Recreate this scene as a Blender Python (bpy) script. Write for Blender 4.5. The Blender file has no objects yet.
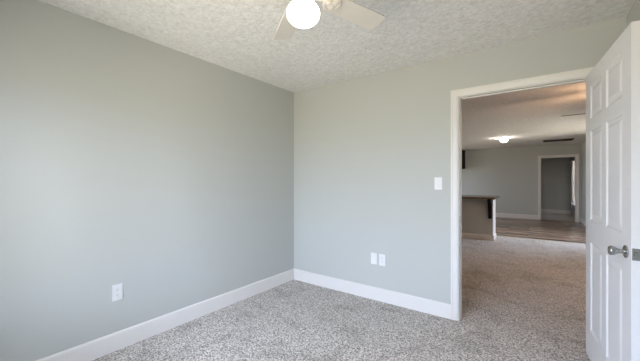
import bpy, bmesh, math, random
from mathutils import Vector, Matrix
PI = math.pi
random.seed(4)
scene = bpy.context.scene
COL = scene.collection

# ---------------------------------------------------------------- camera
cam = bpy.data.cameras.new('camera')
cam.sensor_width = 36.0
cam.lens = 299.54 / 640 * 36
cam.shift_y = 0.85 / 640
cam.clip_start = 0.02
camo = bpy.data.objects.new('camera', cam)
camo.location = (2.594, -2.979, 1.282)
camo.rotation_euler = (PI / 2, 0, math.radians(36.05))
COL.objects.link(camo)
scene.camera = camo

# ---------------------------------------------------------------- world: bright blue-white sky above, warm sunlit ground below
SKY_STRENGTH = 13.0
world = bpy.data.worlds.new('sky'); scene.world = world
world.use_nodes = True
nt = world.node_tree; nt.nodes.clear()
wo = nt.nodes.new('ShaderNodeOutputWorld'); bg = nt.nodes.new('ShaderNodeBackground')
tc = nt.nodes.new('ShaderNodeTexCoord'); sp = nt.nodes.new('ShaderNodeSeparateXYZ')
mr = nt.nodes.new('ShaderNodeMapRange'); cr = nt.nodes.new('ShaderNodeValToRGB')
mr.inputs['From Min'].default_value = -1; mr.inputs['From Max'].default_value = 1
cr.color_ramp.elements[0].position = 0.46; cr.color_ramp.elements[0].color = (0.54, 0.49, 0.40, 1)
cr.color_ramp.elements[1].position = 0.54; cr.color_ramp.elements[1].color = (0.76, 0.85, 1.10, 1)
nt.links.new(tc.outputs['Generated'], sp.inputs[0]); nt.links.new(sp.outputs['Z'], mr.inputs['Value'])
nt.links.new(mr.outputs[0], cr.inputs[0]); nt.links.new(cr.outputs[0], bg.inputs['Color'])
bg.inputs['Strength'].default_value = SKY_STRENGTH
nt.links.new(bg.outputs[0], wo.inputs['Surface'])

# portals that steer the sky's light through the windows (they add no light of their own)
def portal(name, loc, rot, sx, sy):
    l = bpy.data.lights.new(name, 'AREA'); l.shape = 'RECTANGLE'; l.size = sx; l.size_y = sy
    l.cycles.is_portal = True
    o = bpy.data.objects.new(name, l); o.location = loc; o.rotation_euler = rot; COL.objects.link(o)
FRONT_Y = -3.40
WIN = (0.45, 2.25, 0.45, 2.02)          # bedroom window in the wall behind the camera: x0 x1 z0 z1
ADDED_EWIN = (4.7, 6.4, 0.5, 2.05)           # unseen east window added to light the great room: y0 y1 z0 z1
ADDED_NWIN = (1.75, 2.2, 1.3, 1.8)            # second unseen east window, added to brighten half wall and near carpet
ADDED_KWIN = (7.0, 8.4, 1.05, 2.10)            # unseen west window added to brighten the far wall and dining area
FWIN = (10.55, 11.85, 0.47, 2.10)       # far room window: y0 y1 z0 z1
portal('window_light_bedroom', ((WIN[0]+WIN[1])/2, FRONT_Y - 0.10, (WIN[2]+WIN[3])/2), (PI/2, 0, 0), WIN[1]-WIN[0], WIN[3]-WIN[2])
portal('added_window_light_great_room', (4.90, (ADDED_EWIN[0]+ADDED_EWIN[1])/2, (ADDED_EWIN[2]+ADDED_EWIN[3])/2), (PI/2, 0, PI/2), ADDED_EWIN[1]-ADDED_EWIN[0], ADDED_EWIN[3]-ADDED_EWIN[2])
portal('added_window_light_great_room_near', (4.90, (ADDED_NWIN[0]+ADDED_NWIN[1])/2, (ADDED_NWIN[2]+ADDED_NWIN[3])/2), (PI/2, 0, PI/2), ADDED_NWIN[1]-ADDED_NWIN[0], ADDED_NWIN[3]-ADDED_NWIN[2])
portal('added_window_light_kitchen', (-2.50, (ADDED_KWIN[0]+ADDED_KWIN[1])/2, (ADDED_KWIN[2]+ADDED_KWIN[3])/2), (PI/2, 0, -PI/2), ADDED_KWIN[1]-ADDED_KWIN[0], ADDED_KWIN[3]-ADDED_KWIN[2])
portal('window_light_far_room', (3.76, (FWIN[0]+FWIN[1])/2, (FWIN[2]+FWIN[3])/2), (PI/2, 0, PI/2), FWIN[1]-FWIN[0], FWIN[3]-FWIN[2])

vs = scene.view_settings
scene.display_settings.display_device = 'sRGB'
vs.view_transform = 'Standard'; vs.look = 'None'; vs.gamma = 1.0; vs.use_curve_mapping = False
vs.exposure = 0.68
BED_GLOBE = 4.5          # emission strength of each lamp's glass
GREAT_GLOBE = 62.0
FLUSH_GLOBE = 44.0

# ---------------------------------------------------------------- materials
def lin(c):
    return tuple(((v/255)/12.92 if v/255 <= 0.04045 else ((v/255+0.055)/1.055)**2.4) for v in c) + (1,)

def mat(name, rgb, rough=0.6, metal=0.0, noise=None, bump=None, spec=0.5):
    """noise = (scale, amount) small albedo variation, bump = (scale, strength, distance)"""
    m = bpy.data.materials.new(name); m.use_nodes = True
    t = m.node_tree; b = t.nodes['Principled BSDF']
    c = lin(rgb)
    b.inputs['Roughness'].default_value = rough; b.inputs['Metallic'].default_value = metal
    b.inputs['Specular IOR Level'].default_value = spec
    tcn = t.nodes.new('ShaderNodeTexCoord')
    sc, am = noise or (9.0, 0.03)
    n = t.nodes.new('ShaderNodeTexNoise'); n.inputs['Scale'].default_value = sc; n.inputs['Detail'].default_value = 3
    t.links.new(tcn.outputs['Object'], n.inputs['Vector'])
    r = t.nodes.new('ShaderNodeValToRGB')
    r.color_ramp.elements[0].position = 0.3; r.color_ramp.elements[1].position = 0.7
    r.color_ramp.elements[0].color = tuple(v*(1-am) for v in c[:3]) + (1,)
    r.color_ramp.elements[1].color = tuple(min(1, v*(1+am)) for v in c[:3]) + (1,)
    t.links.new(n.outputs['Fac'], r.inputs[0]); t.links.new(r.outputs[0], b.inputs['Base Color'])
    if bump:
        n2 = t.nodes.new('ShaderNodeTexNoise'); n2.inputs['Scale'].default_value = bump[0]; n2.inputs['Detail'].default_value = 4
        t.links.new(tcn.outputs['Object'], n2.inputs['Vector'])
        bp = t.nodes.new('ShaderNodeBump'); bp.inputs['Strength'].default_value = bump[1]; bp.inputs['Distance'].default_value = bump[2]
        t.links.new(n2.outputs['Fac'], bp.inputs['Height']); t.links.new(bp.outputs[0], b.inputs['Normal'])
    return m

M = {}
M['wall'] = mat('wall_paint', (193, 194.5, 189.5), 0.75, noise=(1.3, 0.01), bump=(160, 0.05, 0.001), spec=0.25)
M['trim'] = mat('trim_paint', (230, 226, 222), 0.4, noise=(4, 0.01), spec=0.35)
M['door'] = mat('door_paint', (229, 227, 227), 0.42, noise=(4, 0.01), bump=(90, 0.03, 0.0008), spec=0.35)
M['plate'] = mat('switch_plastic', (231, 230, 229), 0.35)
M['slot'] = mat('outlet_slot', (70, 68, 66), 0.6)
M['nickel'] = mat('brushed_nickel', (172, 171, 172), 0.2, 1.0)
M['fan_white'] = mat('fan_white', (228, 222, 212), 0.45)
M['blade_dark'] = mat('fan_dark_wood', (58, 46, 38), 0.5, noise=(20, 0.2))
M['bronze'] = mat('dark_bronze', (44, 38, 34), 0.4, 0.6)
M['black'] = mat('black_plastic', (9, 9, 10), 0.6, spec=0.2)
M['black_iron'] = mat('black_paint', (12, 12, 12), 0.6, spec=0.25)
M['strip'] = mat('transition_strip', (196, 180, 160), 0.4, noise=(30, 0.08))
M['vent'] = mat('vent_dark', (40, 36, 33), 0.6)
M['vent_frame'] = mat('vent_frame', (120, 112, 104), 0.5)
M['counter'] = mat('granite', (112, 92, 78), 0.2, noise=(60, 0.5))
M['cabinet'] = mat('cabinet_white', (226, 222, 214), 0.45)

def carpet_mat():
    m = bpy.data.materials.new('carpet'); m.use_nodes = True
    t = m.node_tree; b = t.nodes['Principled BSDF']; b.inputs['Roughness'].default_value = 0.95
    b.inputs['Specular IOR Level'].default_value = 0.1
    b.inputs['Sheen Weight'].default_value = 0.15
    tcn = t.nodes.new('ShaderNodeTexCoord')
    n = t.nodes.new('ShaderNodeTexVoronoi'); n.inputs['Scale'].default_value = 140; n.inputs['Randomness'].default_value = 1.0
    n5 = t.nodes.new('ShaderNodeTexNoise'); n5.inputs['Scale'].default_value = 70; n5.inputs['Detail'].default_value = 3
    t.links.new(tcn.outputs['Object'], n5.inputs['Vector'])
    sc_ = t.nodes.new('ShaderNodeSeparateColor'); ad = t.nodes.new('ShaderNodeMix'); ad.inputs[0].default_value = 0.42
    t.links.new(n.outputs['Color'], sc_.inputs[0]); t.links.new(n5.outputs['Fac'], ad.inputs[2]); t.links.new(sc_.outputs[0], ad.inputs[3])
    n3 = t.nodes.new('ShaderNodeTexNoise'); n3.inputs['Scale'].default_value = 3.4; n3.inputs['Detail'].default_value = 3; n3.inputs['Distortion'].default_value = 0.6
    for q in (n, n3): t.links.new(tcn.outputs['Object'], q.inputs['Vector'])
    r = t.nodes.new('ShaderNodeValToRGB')
    e = r.color_ramp.elements
    e[0].position = 0.26; e[0].color = lin((100, 93, 87)); e[1].position = 0.72; e[1].color = lin((240, 233, 226))
    k = e.new(0.5); k.color = lin((188, 181, 174))
    t.links.new(ad.outputs[0], r.inputs[0])
    r3 = t.nodes.new('ShaderNodeValToRGB')
    r3.color_ramp.elements[0].position = 0.34; r3.color_ramp.elements[0].color = (0.80, 0.79, 0.78, 1)
    r3.color_ramp.elements[1].position = 0.50; r3.color_ramp.elements[1].color = (1, 1, 1, 1)
    t.links.new(n3.outputs['Fac'], r3.inputs[0])
    mx = t.nodes.new('ShaderNodeMix'); mx.data_type = 'RGBA'; mx.blend_type = 'MULTIPLY'; mx.inputs[0].default_value = 1
    t.links.new(r.outputs[0], mx.inputs[6]); t.links.new(r3.outputs[0], mx.inputs[7])
    t.links.new(mx.outputs[2], b.inputs['Base Color'])
    bp = t.nodes.new('ShaderNodeBump'); bp.inputs['Strength'].default_value = 0.5; bp.inputs['Distance'].default_value = 0.01
    t.links.new(ad.outputs[0], bp.inputs['Height']); t.links.new(bp.outputs[0], b.inputs['Normal'])
    return m
M['carpet'] = carpet_mat()

def ceiling_mat():
    m = bpy.data.materials.new('ceiling_texture'); m.use_nodes = True
    t = m.node_tree; b = t.nodes['Principled BSDF']; b.inputs['Roughness'].default_value = 0.9
    b.inputs['Specular IOR Level'].default_value = 0.15
    tcn = t.nodes.new('ShaderNodeTexCoord')
    v = t.nodes.new('ShaderNodeTexNoise'); v.inputs['Scale'].default_value = 30; v.inputs['Detail'].default_value = 7; v.inputs['Roughness'].default_value = 0.65; v.inputs['Distortion'].default_value = 0.8
    t.links.new(tcn.outputs['Object'], v.inputs['Vector'])
    r = t.nodes.new('ShaderNodeValToRGB')
    r.color_ramp.elements[0].position = 0.30; r.color_ramp.elements[0].color = lin((221, 218, 214))
    r.color_ramp.elements[1].position = 0.62; r.color_ramp.elements[1].color = lin((246, 244, 242))
    t.links.new(v.outputs['Fac'], r.inputs[0]); t.links.new(r.outputs[0], b.inputs['Base Color'])
    bp = t.nodes.new('ShaderNodeBump'); bp.inputs['Strength'].default_value = 0.75; bp.inputs['Distance'].default_value = 0.011
    t.links.new(v.outputs['Fac'], bp.inputs['Height']); t.links.new(bp.outputs[0], b.inputs['Normal'])
    return m
M['ceiling'] = ceiling_mat()

def wood_mat():
    m = bpy.data.materials.new('plank_floor'); m.use_nodes = True
    t = m.node_tree; b = t.nodes['Principled BSDF']; b.inputs['Roughness'].default_value = 0.27
    tcn = t.nodes.new('ShaderNodeTexCoord')
    br = t.nodes.new('ShaderNodeTexBrick')
    br.inputs['Scale'].default_value = 1.0; br.inputs['Brick Width'].default_value = 1.2; br.inputs['Row Height'].default_value = 0.17
    br.inputs['Mortar Size'].default_value = 0.003; br.offset = 0.37
    br.inputs['Color1'].default_value = lin((176, 150, 130)); br.inputs['Color2'].default_value = lin((92, 78, 68)); br.inputs['Mortar'].default_value = lin((46, 37, 31))
    mp = t.nodes.new('ShaderNodeMapping'); mp.inputs['Scale'].default_value = (1.3, 14, 1)
    n = t.nodes.new('ShaderNodeTexNoise'); n.inputs['Scale'].default_value = 1.0; n.inputs['Detail'].default_value = 5
    t.links.new(tcn.outputs['Object'], br.inputs['Vector']); t.links.new(tcn.outputs['Object'], mp.inputs['Vector']); t.links.new(mp.outputs[0], n.inputs['Vector'])
    r = t.nodes.new('ShaderNodeValToRGB'); r.color_ramp.elements[0].position = 0.3; r.color_ramp.elements[1].position = 0.7
    r.color_ramp.elements[0].color = (0.50, 0.48, 0.46, 1); r.color_ramp.elements[1].color = (1.35, 1.32, 1.28, 1)
    t.links.new(n.outputs['Fac'], r.inputs[0])
    mx = t.nodes.new('ShaderNodeMix'); mx.data_type = 'RGBA'; mx.blend_type = 'MULTIPLY'; mx.inputs[0].default_value = 1
    t.links.new(br.outputs['Color'], mx.inputs[6]); t.links.new(r.outputs[0], mx.inputs[7]); t.links.new(mx.outputs[2], b.inputs['Base Color'])
    return m
M['wood'] = wood_mat()

def glass_mat():
    m = bpy.data.materials.new('window_glass'); m.use_nodes = True
    t = m.node_tree; t.nodes.clear()
    o = t.nodes.new('ShaderNodeOutputMaterial'); mx = t.nodes.new('ShaderNodeMixShader')
    tr = t.nodes.new('ShaderNodeBsdfTransparent'); gl = t.nodes.new('ShaderNodeBsdfGlossy'); gl.inputs['Roughness'].default_value = 0.02
    tr.inputs['Color'].default_value = (0.96, 0.98, 0.97, 1)
    fr = t.nodes.new('ShaderNodeFresnel'); fr.inputs['IOR'].default_value = 1.3
    t.links.new(fr.outputs[0], mx.inputs[0]); t.links.new(tr.outputs[0], mx.inputs[1]); t.links.new(gl.outputs[0], mx.inputs[2])
    t.links.new(mx.outputs[0], o.inputs[0])
    return m
M['glass'] = glass_mat()
def blind_mat():
    m = bpy.data.materials.new('blind_vinyl'); m.use_nodes = True
    t = m.node_tree; t.nodes.clear()
    o = t.nodes.new('ShaderNodeOutputMaterial'); mx = t.nodes.new('ShaderNodeMixShader'); mx.inputs[0].default_value = 0.16
    d = t.nodes.new('ShaderNodeBsdfDiffuse'); d.inputs['Color'].default_value = lin((236, 232, 228))
    tr = t.nodes.new('ShaderNodeBsdfTranslucent'); tr.inputs['Color'].default_value = lin((236, 226, 220))
    t.links.new(d.outputs[0], mx.inputs[1]); t.links.new(tr.outputs[0], mx.inputs[2]); t.links.new(mx.outputs[0], o.inputs[0])
    return m
M['blind'] = blind_mat()

def glow_mat(name, rgb, strength):
    m = bpy.data.materials.new(name); m.use_nodes = True
    b = m.node_tree.nodes['Principled BSDF']
    b.inputs['Base Color'].default_value = (0.9, 0.88, 0.84, 1); b.inputs['Roughness'].default_value = 0.3
    b.inputs['Emission Color'].default_value = rgb + (1,); b.inputs['Emission Strength'].default_value = strength
    return m

# ---------------------------------------------------------------- mesh helpers
def box(bm, x0, x1, y0, y1, z0, z1):
    vs_ = [bm.verts.new(p) for p in ((x0,y0,z0),(x1,y0,z0),(x1,y1,z0),(x0,y1,z0),(x0,y0,z1),(x1,y0,z1),(x1,y1,z1),(x0,y1,z1))]
    for f in ((0,3,2,1),(4,5,6,7),(0,1,5,4),(1,2,6,5),(2,3,7,6),(3,0,4,7)):
        bm.faces.new([vs_[i] for i in f])

def lathe(bm, prof, n=32, at=(0,0,0), axis='Z', flip=1):
    """prof: list of (radius, height along axis)"""
    rings = []
    for r, h in prof:
        ring = []
        for i in range(n):
            a = 2*PI*i/n; c, s = r*math.cos(a), r*math.sin(a)
            p = {'Z': (c, s, h), 'Y': (c, h, s), 'X': (h, c, s)}[axis]
            ring.append(bm.verts.new((p[0]+at[0], p[1]+at[1], p[2]+at[2])))
        rings.append(ring)
    for a, b in zip(rings, rings[1:]):
        for i in range(n):
            bm.faces.new((a[i], a[(i+1) % n], b[(i+1) % n], b[i]))
    bm.faces.new(rings[0]); bm.faces.new(rings[-1])

def prism(bm, pts, fn):
    """pts 2D outline; fn(u, v, k) -> xyz for k = 0/1"""
    a = [bm.verts.new(fn(u, v, 0)) for u, v in pts]; b = [bm.verts.new(fn(u, v, 1)) for u, v in pts]
    bm.faces.new(a); bm.faces.new(list(reversed(b)))
    n = len(pts)
    for i in range(n):
        bm.faces.new((a[i], a[(i+1) % n], b[(i+1) % n], b[i]))

def obj(name, bm, m, parent=None, bevel=0, seg=2, smooth=False):
    bmesh.ops.recalc_face_normals(bm, faces=bm.faces)
    me = bpy.data.meshes.new(name); bm.to_mesh(me); bm.free()
    me.materials.append(m)
    o = bpy.data.objects.new(name, me); COL.objects.link(o)
    if parent: o.parent = parent
    if bevel:
        md = o.modifiers.new('bevel', 'BEVEL'); md.width = bevel; md.segments = seg; md.limit_method = 'ANGLE'; md.angle_limit = math.radians(40)
    if smooth:
        for p in me.polygons: p.use_smooth = True
        try: me.set_sharp_from_angle(angle=math.radians(42))
        except Exception: pass
    return o

def boxes(*bs):
    bm = bmesh.new()
    for b in bs: box(bm, *b)
    return bm

def tag(o, label, cat, group=None, kind=None):
    o['label'] = label; o['category'] = cat
    if group: o['group'] = group
    if kind: o['kind'] = kind
    return o

def empty(name, loc, rz=0):
    o = bpy.data.objects.new(name, None); o.location = loc; o.rotation_euler = (0, 0, rz); o.empty_display_size = 0.05
    COL.objects.link(o); return o

def struct(name, bm, m, label, cat, parent=None, **k):
    o = obj(name, bm, m, parent, **k)
    return tag(o, label, cat, kind='structure')

# ---------------------------------------------------------------- room shell
H = 2.445                                 # bedroom ceiling
HG = 2.472                                # great room ceiling
T = 0.115
DX0, DX1, DZ = 2.004, 2.925, 2.058        # bedroom doorway
FY = 9.45                                 # far wall of the great room
FX0, FX1, FZ = 2.675, 3.556, 2.06         # doorway in the far wall

struct('wall_left', boxes((-T, 0, FRONT_Y-T, 0, 0, H)), M['wall'], 'plain pale grey-green bedroom wall on the left with one outlet', 'wall')
struct('wall_back', boxes((-2.4, DX0, 0, T, 0, HG), (DX1, 4.9, 0, T, 0, HG), (DX0, DX1, 0, T, DZ, HG)), M['wall'],
       'pale grey-green bedroom wall with the open doorway', 'wall')
struct('wall_right', boxes((3.10, 3.10+T, FRONT_Y-T, 0, 0, HG)), M['wall'], 'grey-green bedroom wall behind the open white door', 'wall')
struct('wall_front', boxes((0, WIN[0], FRONT_Y-T, FRONT_Y, 0, HG), (WIN[1], 3.10, FRONT_Y-T, FRONT_Y, 0, HG),
       (WIN[0], WIN[1], FRONT_Y-T, FRONT_Y, 0, WIN[2]), (WIN[0], WIN[1], FRONT_Y-T, FRONT_Y, WIN[3], HG)), M['wall'],
       'bedroom wall with the window, behind the viewer', 'wall')
struct('wall_far', boxes((-2.4, FX0, FY, FY+T, 0, HG), (FX1, 4.0, FY, FY+T, 0, HG), (FX0, FX1, FY, FY+T, FZ, HG)), M['wall'],
       'grey-green far wall of the great room with a cased doorway', 'wall')
struct('wall_west', boxes((-2.4-T, -2.4, 0, ADDED_KWIN[0], 0, HG), (-2.4-T, -2.4, ADDED_KWIN[1], FY+T, 0, HG), (-2.4-T, -2.4, ADDED_KWIN[0], ADDED_KWIN[1], 0, ADDED_KWIN[2]), (-2.4-T, -2.4, ADDED_KWIN[0], ADDED_KWIN[1], ADDED_KWIN[3], HG)), M['wall'], 'great room wall hidden beyond the kitchen side', 'wall')
struct('wall_east', boxes((4.8, 4.8+T, T, ADDED_NWIN[0], 0, HG), (4.8, 4.8+T, ADDED_NWIN[1], ADDED_EWIN[0], 0, HG), (4.8, 4.8+T, ADDED_NWIN[0], ADDED_NWIN[1], 0, ADDED_NWIN[2]), (4.8, 4.8+T, ADDED_NWIN[0], ADDED_NWIN[1], ADDED_NWIN[3], HG), (4.8, 4.8+T, ADDED_EWIN[1], 6.8, 0, HG),
       (4.8, 4.8+T, ADDED_EWIN[0], ADDED_EWIN[1], 0, ADDED_EWIN[2]), (4.8, 4.8+T, ADDED_EWIN[0], ADDED_EWIN[1], ADDED_EWIN[3], HG), (3.70, 4.8, 6.8, 6.8+T, 0, HG)), M['wall'],
       'great room side wall with added windows, beyond the open door', 'wall')
struct('wall_dining', boxes((3.70, 3.70+T, 6.8+T, FY, 0, HG)), M['wall'], 'narrow sliver of side wall right of the far doorway', 'wall')
struct('wall_far_room', boxes((1.2, 3.64+T, 12.3, 12.3+T, 0, HG), (1.2-T, 1.2, FY+T, 12.3+T, 0, HG)), M['wall'],
       'dim grey-green wall seen through the far doorway', 'wall')
struct('wall_far_room_side', boxes((3.64, 3.64+T, FY+T, FWIN[0], 0, HG), (3.64, 3.64+T, FWIN[1], 12.3, 0, HG),
       (3.64, 3.64+T, FWIN[0], FWIN[1], 0, FWIN[2]), (3.64, 3.64+T, FWIN[0], FWIN[1], FWIN[3], HG)), M['wall'],
       'side wall of the far room holding its window', 'wall')
struct('floor', boxes((-2.4, 4.8, FRONT_Y, 5.17, -0.05, 0)), M['carpet'], 'speckled grey-beige carpet running from the bedroom through the doorway', 'floor')
struct('floor_wood', boxes((-2.4, 4.8, 5.17, FY+T, -0.05, -0.004)), M['wood'], 'brown wood plank floor beyond the carpet in the great room', 'floor')
struct('floor_far_room', boxes((1.2, 3.7, FY+T, 12.3, -0.05, 0)), M['carpet'], 'grey carpet in the far room beyond the second doorway', 'floor')
struct('ceiling', boxes((-2.5, 4.95, FRONT_Y-T, 0.06, H, H+0.1)), M['ceiling'], 'rough textured off-white bedroom ceiling', 'ceiling')
struct('ceiling_great_room', boxes((-2.5, 4.95, 0.06, 12.45, HG, HG+0.073)), M['ceiling'], 'textured ceiling of the great room seen through the doorway', 'ceiling')
struct('trim_1', boxes((1.79, 4.8, 5.145, 5.195, -0.002, 0.006)), M['strip'], 'pale transition strip between carpet and wood plank floor', 'trim', bevel=0.003)

# baseboards -------------------------------------------------------
BH, BT = 0.137, 0.015
def base_run(p0, p1, inward, h=BH, t=BT, bm=None):
    """baseboard from p0 to p1 with eased top edge; inward = unit vector into the room"""
    bm = bm or bmesh.new()
    prof = [(0, 0), (t, 0), (t, h-0.012), (t-0.003, h-0.005), (0.006, h), (0, h)]
    prism(bm, prof, lambda u, v, k: ((p0, p1)[k][0]+inward[0]*u, (p0, p1)[k][1]+inward[1]*u, v))
    return bm
CW, CT = 0.060, 0.018                     # casing width, thickness
struct('baseboard_left', base_run((0, FRONT_Y), (0, 0), (1, 0)), M['trim'], 'white baseboard along the left bedroom wall', 'baseboard')
struct('baseboard_back', base_run((BT, 0), (DX0-CW-0.004, 0), (0, -1)), M['trim'], 'white baseboard under the switch and paired plates', 'baseboard')
struct('baseboard_right', base_run((3.10, FRONT_Y), (3.10, -0.02), (-1, 0)), M['trim'], 'white baseboard behind the open door', 'baseboard')
struct('baseboard_far', base_run((-2.4, FY), (FX0-0.08, FY), (0, -1), 0.145), M['trim'], 'white baseboard along the far great room wall', 'baseboard')
struct('baseboard_dining', base_run((3.70, 6.8), (3.70, FY-0.02), (-1, 0), 0.145), M['trim'], 'short white baseboard right of the far doorway', 'baseboard')
struct('baseboard_far_room', base_run((1.2, 12.3), (3.64, 12.3), (0, -1), 0.145), M['trim'], 'white baseboard seen inside the far room', 'baseboard')

# door casings and jambs -------------------------------------------
def casing(name, x0, x1, z, yf, out, label, cw=CW, ct=CT, jamb_y=None, reveal=0.005, both=True):
    """trim around an opening x0..x1 up to z; parts: casing each side, head, jambs, stop"""
    root = empty(name, ((x0+x1)/2, yf, 0)); tag(root, label, 'door frame', kind='structure')
    ox = (x0+x1)/2
    y0, y1 = jamb_y
    def b(a): return boxes((a[0]-ox, a[1]-ox, a[2]-yf, a[3]-yf, a[4], a[5]))
    faces = [(y0, -1)] + ([(y1, 1)] if both else [])
    for fy, s in faces:
        ya, yb = sorted((fy, fy + s*ct))
        i0, i1 = x0-reveal, x1+reveal
        for (xa, xb) in ((i0-cw, i0), (i1, i1+cw)):
            bm = bmesh.new()
            # moulded profile across width: thick outer edge, thinner inner edge
            outer_left = xa < x0
            pr = [(0, 0), (0, ct), (cw*0.25, ct), (cw*0.33, ct*0.78), (cw*0.85, ct*0.62), (cw, ct*0.45), (cw, 0)]
            def fn(u, v, k, xa=xa, xb=xb, fl=outer_left, s=s, fy=fy):
                x = xa+u if fl else xb-u
                zt = z+reveal + (cw-u)            # mitre
                return (x-ox, fy+s*v-yf, 0 if k == 0 else zt)
            prism(bm, pr, fn)
            obj('side_casing', bm, M['trim'], root)
        bm = bmesh.new()
        def fh(u, v, k, s=s, fy=fy):
            zz = z+reveal+cw-u
            x = (i0-cw+u) if k == 0 else (i1+cw-u)
            return (x-ox, fy+s*v-yf, zz)
        prism(bm, [(0, 0), (0, ct), (cw*0.25, ct), (cw*0.33, ct*0.78), (cw*0.85, ct*0.62), (cw, ct*0.45), (cw, 0)], fh)
        obj('head_casing', bm, M['trim'], root)
    jt = 0.018
    obj('side_jamb', b((x0-0.001, x0+0.004, y0-0.001, y1+0.001, 0, z)), M['trim'], root)
    obj('side_jamb', b((x1-0.004, x1+0.001, y0-0.001, y1+0.001, 0, z)), M['trim'], root)
    obj('head_jamb', b((x0+0.004, x1-0.004, y0-0.001, y1+0.001, z-0.004, z+0.001)), M['trim'], root)
    return root, ox
fr, ox = casing('trim_2', DX0, DX1, DZ, 0, 0, 'white casing around the open bedroom doorway', jamb_y=(0, T))
ys = 0.045
obj('door_stop', boxes((DX0+0.003-ox, DX0+0.012-ox, ys, ys+0.035, 0, DZ), (DX1-0.012-ox, DX1-0.003-ox, ys, ys+0.035, 0, DZ), (DX0+0.012-ox, DX1-0.012-ox, ys, ys+0.035, DZ-0.012, DZ-0.003)), M['trim'], fr, bevel=0.002)
st = obj('strike_plate', boxes((DX0+0.003-ox, DX0+0.0055-ox, 0.004, 0.034, 0.90, 0.96)), M['nickel'], fr); st['label'] = 'metal strike plate on the left jamb'
casing('trim_3', FX0, FX1, FZ, FY, 0, 'white casing around the far doorway at the end of the great room', cw=0.078, jamb_y=(FY, FY+T))

# windows -----------------------------------------------------------
def window(name, c, w, h, rz, label, depth=T, blind=False):
    """double-hung window in a wall; local x along the wall, local -y into the room, origin at the sill centre, y=0 on the room face"""
    root = empty(name, c, rz); tag(root, label, 'window', kind='structure')
    w2 = w/2; cw = 0.075
    obj('window_casing', boxes((-w2-cw, -w2, -0.018, 0, -0.02, h+cw), (w2, w2+cw, -0.018, 0, -0.02, h+cw), (-w2, w2, -0.018, 0, h, h+cw), (-w2-cw, w2+cw, -0.018, 0, -0.095, -0.02)), M['trim'], root, bevel=0.003)
    obj('window_sill', boxes((-w2-cw-0.02, w2+cw+0.02, -0.045, 0.05, -0.02, 0.0)), M['trim'], root, bevel=0.004)
    fw = 0.045
    obj('window_frame', boxes((-w2, -w2+0.02, 0, depth, 0, h), (w2-0.02, w2, 0, depth, 0, h), (-w2+0.02, w2-0.02, 0, depth, h-0.02, h), (-w2+0.02, w2-0.02, 0.05, depth, 0, 0.02)), M['trim'], root, bevel=0.002)
    hm = h/2
    units = 2 if w > 1.5 else 1
    edges = [(-w2+0.02, w2-0.02)] if units == 1 else [(-w2+0.02, -0.035), (0.035, w2-0.02)]
    if units == 2:
        obj('mullion', boxes((-0.035, 0.035, 0.02, depth, 0.02, h-0.02)), M['trim'], root, bevel=0.002)
    for (a, b) in edges:
        for (z0, z1, y) in ((0.02, hm+0.02, 0.055), (hm-0.02, h-0.02, 0.085)):
            s = obj('sash', boxes((a, a+fw, y, y+0.028, z0, z1), (b-fw, b, y, y+0.028, z0, z1), (a+fw, b-fw, y, y+0.028, z0, z0+fw), (a+fw, b-fw, y, y+0.028, z1-fw, z1)), M['trim'], root, bevel=0.002)
            obj('pane', boxes((a+fw, b-fw, y+0.012, y+0.016, z0+fw, z1-fw)), M['glass'], s)
    if blind:
        obj('blind_headrail', boxes((-w2+0.025, w2-0.025, 0.004, 0.044, h-0.065, h-0.022)), M['trim'], root, bevel=0.002)
        bm = bmesh.new(); z = h-0.09
        while z > 0.05:
            prism(bm, [(-0.0075, -0.0235), (-0.0055, -0.024), (0.0075, 0.0235), (0.0055, 0.024)], lambda u, v, k, z=z: ((-w2+0.03, w2-0.03)[k], 0.024+u, z+v)); z -= 0.042
        obj('blind_slats', bm, M['blind'], root)
    return root
window('window_1', ((WIN[0]+WIN[1])/2, FRONT_Y, WIN[2]), WIN[1]-WIN[0], WIN[3]-WIN[2], PI, 'white double window in the bedroom wall behind the viewer')
window('window_added_2', (4.8, (ADDED_EWIN[0]+ADDED_EWIN[1])/2, ADDED_EWIN[2]), ADDED_EWIN[1]-ADDED_EWIN[0], ADDED_EWIN[3]-ADDED_EWIN[2], -PI/2, 'unseen white window added to light the great room beyond the open door')
window('window_added_4', (4.8, (ADDED_NWIN[0]+ADDED_NWIN[1])/2, ADDED_NWIN[2]), ADDED_NWIN[1]-ADDED_NWIN[0], ADDED_NWIN[3]-ADDED_NWIN[2], -PI/2, 'unseen white window added to light the great room near the bedroom')
window('window_added_5', (-2.4, (ADDED_KWIN[0]+ADDED_KWIN[1])/2, ADDED_KWIN[2]), ADDED_KWIN[1]-ADDED_KWIN[0], ADDED_KWIN[3]-ADDED_KWIN[2], PI/2, 'unseen white window added on the kitchen side to light the far wall')
window('window_3', (3.64, (FWIN[0]+FWIN[1])/2, FWIN[2]), FWIN[1]-FWIN[0], FWIN[3]-FWIN[2], -PI/2, 'bright white-framed window seen edge-on in the far room', blind=True)

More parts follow.
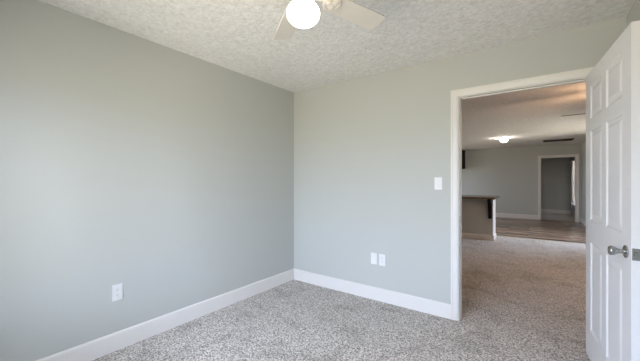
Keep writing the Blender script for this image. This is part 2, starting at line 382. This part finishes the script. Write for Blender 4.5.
# ---------------------------------------------------------------- six-panel door
DW, DTK, DH = 0.912, 0.035, 2.055
droot = empty('door_1', (2.882, -0.006, 0.0), math.radians(-90+4.9))
tag(droot, 'open white six-panel interior door with brushed metal knob', 'door', kind='structure')
cols = ((0.135, 0.412), (0.502, 0.785))
rows = ((0.225, 0.850), (1.010, 1.640), (1.722, 1.955))
def door_slab():
    bm = bmesh.new()
    xs = sorted({0, DW, *[v for c in cols for v in c]}); zs = sorted({0.014, DH, *[v for r in rows for v in r]})
    def is_panel(x, z):
        return any(a <= x <= b for a, b in cols) and any(a <= z <= b for a, b in rows)
    for side, y in ((-1, 0.0), (1, DTK)):
        s = 1 if side < 0 else -1            # +y into the slab for the near face
        V = {}
        def v(x, z, d=0.0):
            k = (round(x, 5), round(z, 5), round(d, 5))
            if k not in V: V[k] = bm.verts.new((x, y+s*d, z))
            return V[k]
        for xa, xb in zip(xs, xs[1:]):
            for za, zb in zip(zs, zs[1:]):
                if is_panel((xa+xb)/2, (za+zb)/2):
                    steps = [(0, 0), (0.010, 0.0075), (0.018, 0.0085), (0.024, 0.0085), (0.046, 0.002)]
                    for (i0, d0), (i1, d1) in zip(steps, steps[1:]):
                        A = [v(xa+i0, za+i0, d0), v(xb-i0, za+i0, d0), v(xb-i0, zb-i0, d0), v(xa+i0, zb-i0, d0)]
                        B = [v(xa+i1, za+i1, d1), v(xb-i1, za+i1, d1), v(xb-i1, zb-i1, d1), v(xa+i1, zb-i1, d1)]
                        for i in range(4): bm.faces.new((A[i], A[(i+1) % 4], B[(i+1) % 4], B[i]))
                    bm.faces.new(B)
                else:
                    bm.faces.new((v(xa, za), v(xb, za), v(xb, zb), v(xa, zb)))
    bm.verts.ensure_lookup_table()
    # edges of the slab
    for a, b in (((0, 0.014), (0, DH)), ((DW, 0.014), (DW, DH)), ((0, DH), (DW, DH)), ((0, 0.014), (DW, 0.014))):
        q = [bm.verts.new((a[0], 0, a[1])), bm.verts.new((b[0], 0, b[1])), bm.verts.new((b[0], DTK, b[1])), bm.verts.new((a[0], DTK, a[1]))]
        bm.faces.new(q)
    bmesh.ops.remove_doubles(bm, verts=bm.verts, dist=0.0003)
    return bm
obj('door_slab', door_slab(), M['door'], droot)
KX, KZ = DW-0.064, 0.928
for s, y in ((-1, 0.0), (1, DTK)):
    kb = bmesh.new()
    lathe(kb, [(0.0305, 0), (0.0325, s*0.002), (0.0325, s*0.005), (0.028, s*0.0085), (0.014, s*0.010)], 32, (KX, y, KZ), 'Y')
    rose = obj('knob_rose', kb, M['nickel'], droot, smooth=True); rose['label'] = 'round brushed metal rosette'
    kb = bmesh.new()
    lathe(kb, [(0.012, s*0.009), (0.0105, s*0.018), (0.0115, s*0.030), (0.017, s*0.038), (0.0225, s*0.046), (0.0245, s*0.055), (0.0235, s*0.062), (0.019, s*0.067), (0.009, s*0.069)], 32, (KX, y, KZ), 'Y')
    kn = obj('door_knob', kb, M['nickel'], droot, smooth=True); kn['label'] = 'brushed metal door knob'
lp = obj('latch_plate', boxes((DW-0.001, DW+0.0015, 0.002, DTK-0.003, KZ-0.029, KZ+0.029)), M['nickel'], droot, bevel=0.0006); lp['label'] = 'metal latch plate on the door edge'
bm = bmesh.new(); prism(bm, [(0, 0.010), (0, 0.025), (0.010, 0.012), (0.010, 0.010)], lambda u, v, k: (DW+0.001+u, v, KZ+(-0.011, 0.011)[k]))
obj('latch_bolt', bm, M['nickel'], lp)
for z in (0.22, 1.03, 1.84):
    bm = bmesh.new(); lathe(bm, [(0.006, z-0.044), (0.0065, z-0.043), (0.0065, z+0.043), (0.006, z+0.044)], 12, (-0.004, DTK+0.004, 0))
    obj('hinge', bm, M['nickel'], droot, smooth=True)

# ---------------------------------------------------------------- wall plates
def plate(name, loc, rz, kind, label, cat):
    """local: x along wall, -y out of the wall, origin at plate centre on the wall face"""
    root = empty(name, loc, rz); tag(root, label, cat)
    w, h = 0.035, 0.059
    if kind != 'switch': h = 0.061
    obj('cover_plate', boxes((-w, w, -0.0055, 0, -h, h)), M['plate'], root, bevel=0.0025, seg=3)
    if kind == 'switch':
        obj('switch_frame', boxes((-0.0175, 0.0175, -0.0075, -0.004, -0.0345, 0.0345)), M['plate'], root, bevel=0.0008)
        bm = bmesh.new(); prism(bm, [(-0.0055, -0.031), (-0.0115, -0.030), (-0.0085, 0.0), (-0.0095, 0.030), (-0.0055, 0.031)], lambda u, v, k: ((-0.0145, 0.0145)[k], u, v))
        obj('rocker', bm, M['plate'], root, bevel=0.0006)
    elif kind == 'outlet':
        for z in (0.0195, -0.0195):
            bm = bmesh.new()
            pts = [(0.0168*math.cos(a)*1.0, max(-0.0125, min(0.0125, 0.0172*math.sin(a)))) for a in [2*PI*i/28 for i in range(28)]]
            prism(bm, pts, lambda u, v, k, z=z: (u, (-0.004, -0.0078)[k], z+v))
            r = obj('receptacle', bm, M['plate'], root)
            bm = boxes((-0.0075, -0.0055, -0.0081, -0.007, z-0.001, z+0.0075), (0.0055, 0.0075, -0.0081, -0.007, z+0.0, z+0.0065))
            box(bm, -0.002, 0.002, -0.0081, -0.007, z-0.009, z-0.005)
            obj('slot', bm, M['slot'], r)
        bm = bmesh.new(); lathe(bm, [(0.0032, -0.0045), (0.0032, -0.0062), (0.0022, -0.0068)], 14, (0, 0, 0), 'Y'); obj('screw', bm, M['plate'], root)
    else:
        obj('insert', boxes((-0.0168, 0.0168, -0.0072, -0.004, -0.034, 0.034)), M['plate'], root, bevel=0.001)
        bm = bmesh.new(); lathe(bm, [(0.0048, -0.006), (0.0048, -0.0145), (0.0036, -0.0148)], 16, (0, 0, 0.012), 'Y')
        obj('connector', bm, M['plate'], root, smooth=True)
    return root
plate('light_switch', (1.8235, 0, 1.262), 0, 'switch', 'white rocker light switch on the wall left of the doorway', 'light switch')
plate('wall_plate', (1.152, 0, 0.444), 0, 'jack', 'low white wall plate, left of the pair near the back baseboard', 'wall plate')
plate('electrical_outlet', (1.2485, 0, 0.442), 0, 'outlet', 'low white outlet, right of the pair below the light switch', 'outlet')
plate('electrical_outlet', (0, -2.042, 0.437), PI/2, 'outlet', 'white duplex outlet alone on the left wall', 'outlet')

# ---------------------------------------------------------------- ceiling fans
def blade_bm(r0, r1, w0, w1, th=0.006):
    pts = []
    rc = 0.032
    pts += [(r0, -w0/2), (r1-rc, -w1/2)]
    for i in range(7):
        a = -PI/2 + PI/2*i/6; pts.append((r1-rc+rc*math.cos(a), -w1/2+rc+rc*math.sin(a)))
    for i in range(7):
        a = PI/2*i/6; pts.append((r1-rc+rc*math.cos(a), w1/2-rc+rc*math.sin(a)))
    pts += [(r1-rc, w1/2), (r0, w0/2)]
    q = []
    for p in pts:
        if not q or (abs(p[0]-q[-1][0])+abs(p[1]-q[-1][1])) > 1e-5: q.append(p)
    bm = bmesh.new(); prism(bm, q, lambda u, v, k: (u, v, (0, th)[k])); return bm

def ceiling_fan(loc, zc, blade_z, rot, n, r1, mb, mm, label, drop, globe_mat, pitch, globe_r=0.092, globe_z=None):
    root = empty('ceiling_fan', (loc[0], loc[1], zc)); tag(root, label, 'ceiling fan')
    bz = blade_z - zc
    bm = bmesh.new()
    if drop:
        lathe(bm, [(0.065, 0), (0.065, -0.02), (0.04, -0.05), (0.02, -0.06)], 32); obj('canopy', bm, mm, root, smooth=True)
        bm = bmesh.new(); lathe(bm, [(0.0125, -0.05), (0.0125, bz+0.09)], 16); obj('downrod', bm, mm, root, smooth=True)
        top = bz + 0.10
    else:
        top = 0
    bm = bmesh.new()
    lathe(bm, [(0.085 if not drop else 0.03, top), (0.092 if not drop else 0.08, top-0.02), (0.118, bz+0.055), (0.12, bz+0.02), (0.11, bz+0.004), (0.075, bz-0.008), (0.055, bz-0.02)], 40)
    obj('motor_housing', bm, mm, root, smooth=True)
    bm = bmesh.new()
    gz = (globe_z or blade_z-0.085) - zc
    lathe(bm, [(0.055, bz-0.015), (0.058, bz-0.03), (0.052, gz+0.055), (0.05, gz+0.047)], 32); obj('light_fitter', bm, mm, root, smooth=True)
    bm = bmesh.new()
    R = globe_r
    prof = [(0.048, gz+0.062), (0.056, gz+0.056)]
    for i in range(15):
        a = math.radians(52) - math.radians(142)*i/14
        prof.append((max(0.002, R*math.cos(a)), gz + R*0.74*math.sin(a)))
    lathe(bm, prof, 40)
    g = obj('glass_globe', bm, globe_mat, root, smooth=True); g['label'] = 'glowing white glass globe'
    for i in range(n):
        a = rot + 2*PI*i/n
        rotm = Matrix.Rotation(a, 4, 'Z') @ Matrix.Translation((0, 0, bz)) @ Matrix.Rotation(math.radians(pitch), 4, 'X')
        b = blade_bm(0.165, r1, 0.112, 0.128); bmesh.ops.transform(b, matrix=rotm, verts=b.verts)
        bl = obj('blade', b, mb, root)
        b = bmesh.new()
        # blade iron: arm from the motor plus a round medallion with scroll ribs under the blade root
        prism(b, [(0.07, -0.022), (0.12, -0.012), (0.16, -0.020), (0.235, -0.014), (0.245, 0), (0.235, 0.014), (0.16, 0.020), (0.12, 0.012), (0.07, 0.022)], lambda u, v, k: (u, v, (-0.006, 0.0)[k]))
        lathe(b, [(0.050, 0.0), (0.052, -0.004), (0.050, -0.008), (0.040, -0.008), (0.037, -0.004)], 24, (0.185, 0, 0))
        for s in (-1, 1):
            lathe(b, [(0.016, 0.0), (0.017, -0.009), (0.010, -0.011)], 14, (0.200, s*0.022, 0))
        lathe(b, [(0.013, 0.0), (0.013, -0.010), (0.008, -0.012)], 14, (0.165, 0, 0))
        bmesh.ops.transform(b, matrix=rotm, verts=b.verts)
        obj('blade_bracket', b, mm, root, smooth=True)
    return root, g

glow1 = glow_mat('globe_glow', (1.0, 0.90, 0.75), BED_GLOBE)
glow2 = glow_mat('globe_glow_warm', (1.0, 0.60, 0.33), GREAT_GLOBE)
glow3 = glow_mat('flush_glow', (1.0, 0.92, 0.80), FLUSH_GLOBE)
FAN_C = (1.629, -1.798)
ceiling_fan(FAN_C, H, 2.252, math.radians(72), 5, 0.555, M['fan_white'], M['fan_white'],
            'white ceiling fan with lit globe on the bedroom ceiling', 0, glow1, -13, 0.085, 2.134)
ceiling_fan((3.46, 2.25), HG, 2.17, math.radians(178), 5, 0.61, M['blade_dark'], M['bronze'],
            'dark ceiling fan mostly hidden by the open door, one blade tip showing', 0.2, glow2, -11, 0.10, 2.06)

# ---------------------------------------------------------------- flush ceiling lights
def flush_light(loc, g, label, R=0.092):
    root = empty('ceiling_light', (loc[0], loc[1], HG)); tag(root, label, 'ceiling light')
    bm = bmesh.new(); lathe(bm, [(R*0.9, 0), (R*0.95, -0.012), (R*0.9, -0.03), (R*0.6, -0.032)], 32); obj('canopy', bm, M['bronze'], root, smooth=True)
    bm = bmesh.new(); lathe(bm, [(R*0.86, -0.03), (R, -0.045), (R*0.98, -0.07), (R*0.85, -0.095), (R*0.55, -0.115), (R*0.15, -0.122)], 32)
    obj('glass_shade', bm, g, root, smooth=True)
    bm = bmesh.new(); lathe(bm, [(0.012, -0.120), (0.012, -0.130), (0.005, -0.136)], 12); obj('finial', bm, M['bronze'], root, smooth=True)
flush_light((1.84, 6.6), glow3, 'small bright flush light on the great room ceiling')

# ---------------------------------------------------------------- ceiling return vent
v = empty('ceiling_vent', (3.06, 8.05, HG)); tag(v, 'dark return air vent in the great room ceiling near the far doorway', 'vent')
w, d = 0.35, 0.25
obj('vent_frame', boxes((-w, w, -d, -d+0.025, -0.012, 0), (-w, w, d-0.025, d, -0.012, 0), (-w, -w+0.025, -d+0.025, d-0.025, -0.012, 0), (w-0.025, w, -d+0.025, d-0.025, -0.012, 0)), M['vent_frame'], v, bevel=0.002)
obj('vent_back', boxes((-w+0.025, w-0.025, -d+0.025, d-0.025, -0.002, 0)), M['vent'], v)
bm = bmesh.new()
k = -d+0.035
while k < d-0.035:
    prism(bm, [(k, -0.011), (k+0.003, -0.011), (k+0.014, -0.002), (k+0.011, -0.002)], lambda u, z, q: ((-w+0.025, w-0.025)[q], u, z)); k += 0.024
obj('louvers', bm, M['vent'], v)

# ---------------------------------------------------------------- kitchen peninsula, worktop, corbel
pn = empty('kitchen_peninsula', (0.4, 4.66, 0)); tag(pn, 'grey half wall peninsula with white end, standing beyond the doorway', 'half wall')
def pb(*bs): return boxes(*[(a-0.4, b-0.4, c-4.66, d2-4.66, e, f) for a, b, c, d2, e, f in bs])
obj('half_wall', pb((-1.4, 1.79, 4.46, 4.58, 0, 0.905)), M['wall'], pn)
cb = obj('base_cabinet', pb((-1.4, 1.79, 4.58, 5.12, 0.09, 0.905), (-1.4, 1.79, 4.58, 5.05, 0, 0.09)), M['cabinet'], pn); cb['label'] = 'white cabinet side'
obj('end_panel', pb((1.79, 1.81, 4.46, 4.90, 0, 0.905)), M['trim'], pn, bevel=0.002)
bm = base_run((-1.0, 4.46), (1.825, 4.46), (0, -1), 0.11)
struct('baseboard_half_wall', bm, M['trim'], 'white baseboard along the front of the grey half wall', 'baseboard')
struct('baseboard_half_wall_end', base_run((1.81, 4.46), (1.81, 4.90), (1, 0), 0.11), M['trim'], 'short white baseboard on the end of the half wall', 'baseboard')
ct = obj('worktop', boxes((-1.5, 1.87, 4.20, 5.16, 0.905, 0.945)), M['counter'], bevel=0.006); tag(ct, 'brown stone worktop overhanging the grey half wall', 'worktop')
bm = bmesh.new()
pts = [(0, 0), (-0.20, 0), (-0.20, -0.035), (-0.17, -0.05), (-0.10, -0.10), (-0.06, -0.20), (-0.045, -0.34), (-0.06, -0.40), (-0.05, -0.43), (0, -0.43)]
prism(bm, pts, lambda u, z, k: ((-0.036, 0.036)[k], u, z))
co = obj('corbel', bm, M['black_iron'], bevel=0.005); co.location = (1.753, 4.46, 0.905)
tag(co, 'black corbel bracket under the brown worktop overhang', 'corbel')

# ---------------------------------------------------------------- television on the far wall
tv = empty('television', (-0.17, FY, 2.088)); tag(tv, 'black television high on the far wall, edge just past the doorway casing', 'television')
obj('screen_housing', boxes((-0.58, 0.58, -0.30, -0.25, -0.345, 0.345)), M['black'], tv, bevel=0.02, seg=3)
obj('screen', boxes((-0.565, 0.565, -0.302, -0.299, -0.31, 0.315)), M['black'], tv)
obj('wall_mount', boxes((-0.2, 0.2, -0.02, 0, -0.15, 0.15), (-0.05, 0.05, -0.25, -0.02, -0.05, 0.05)), M['black_iron'], tv)
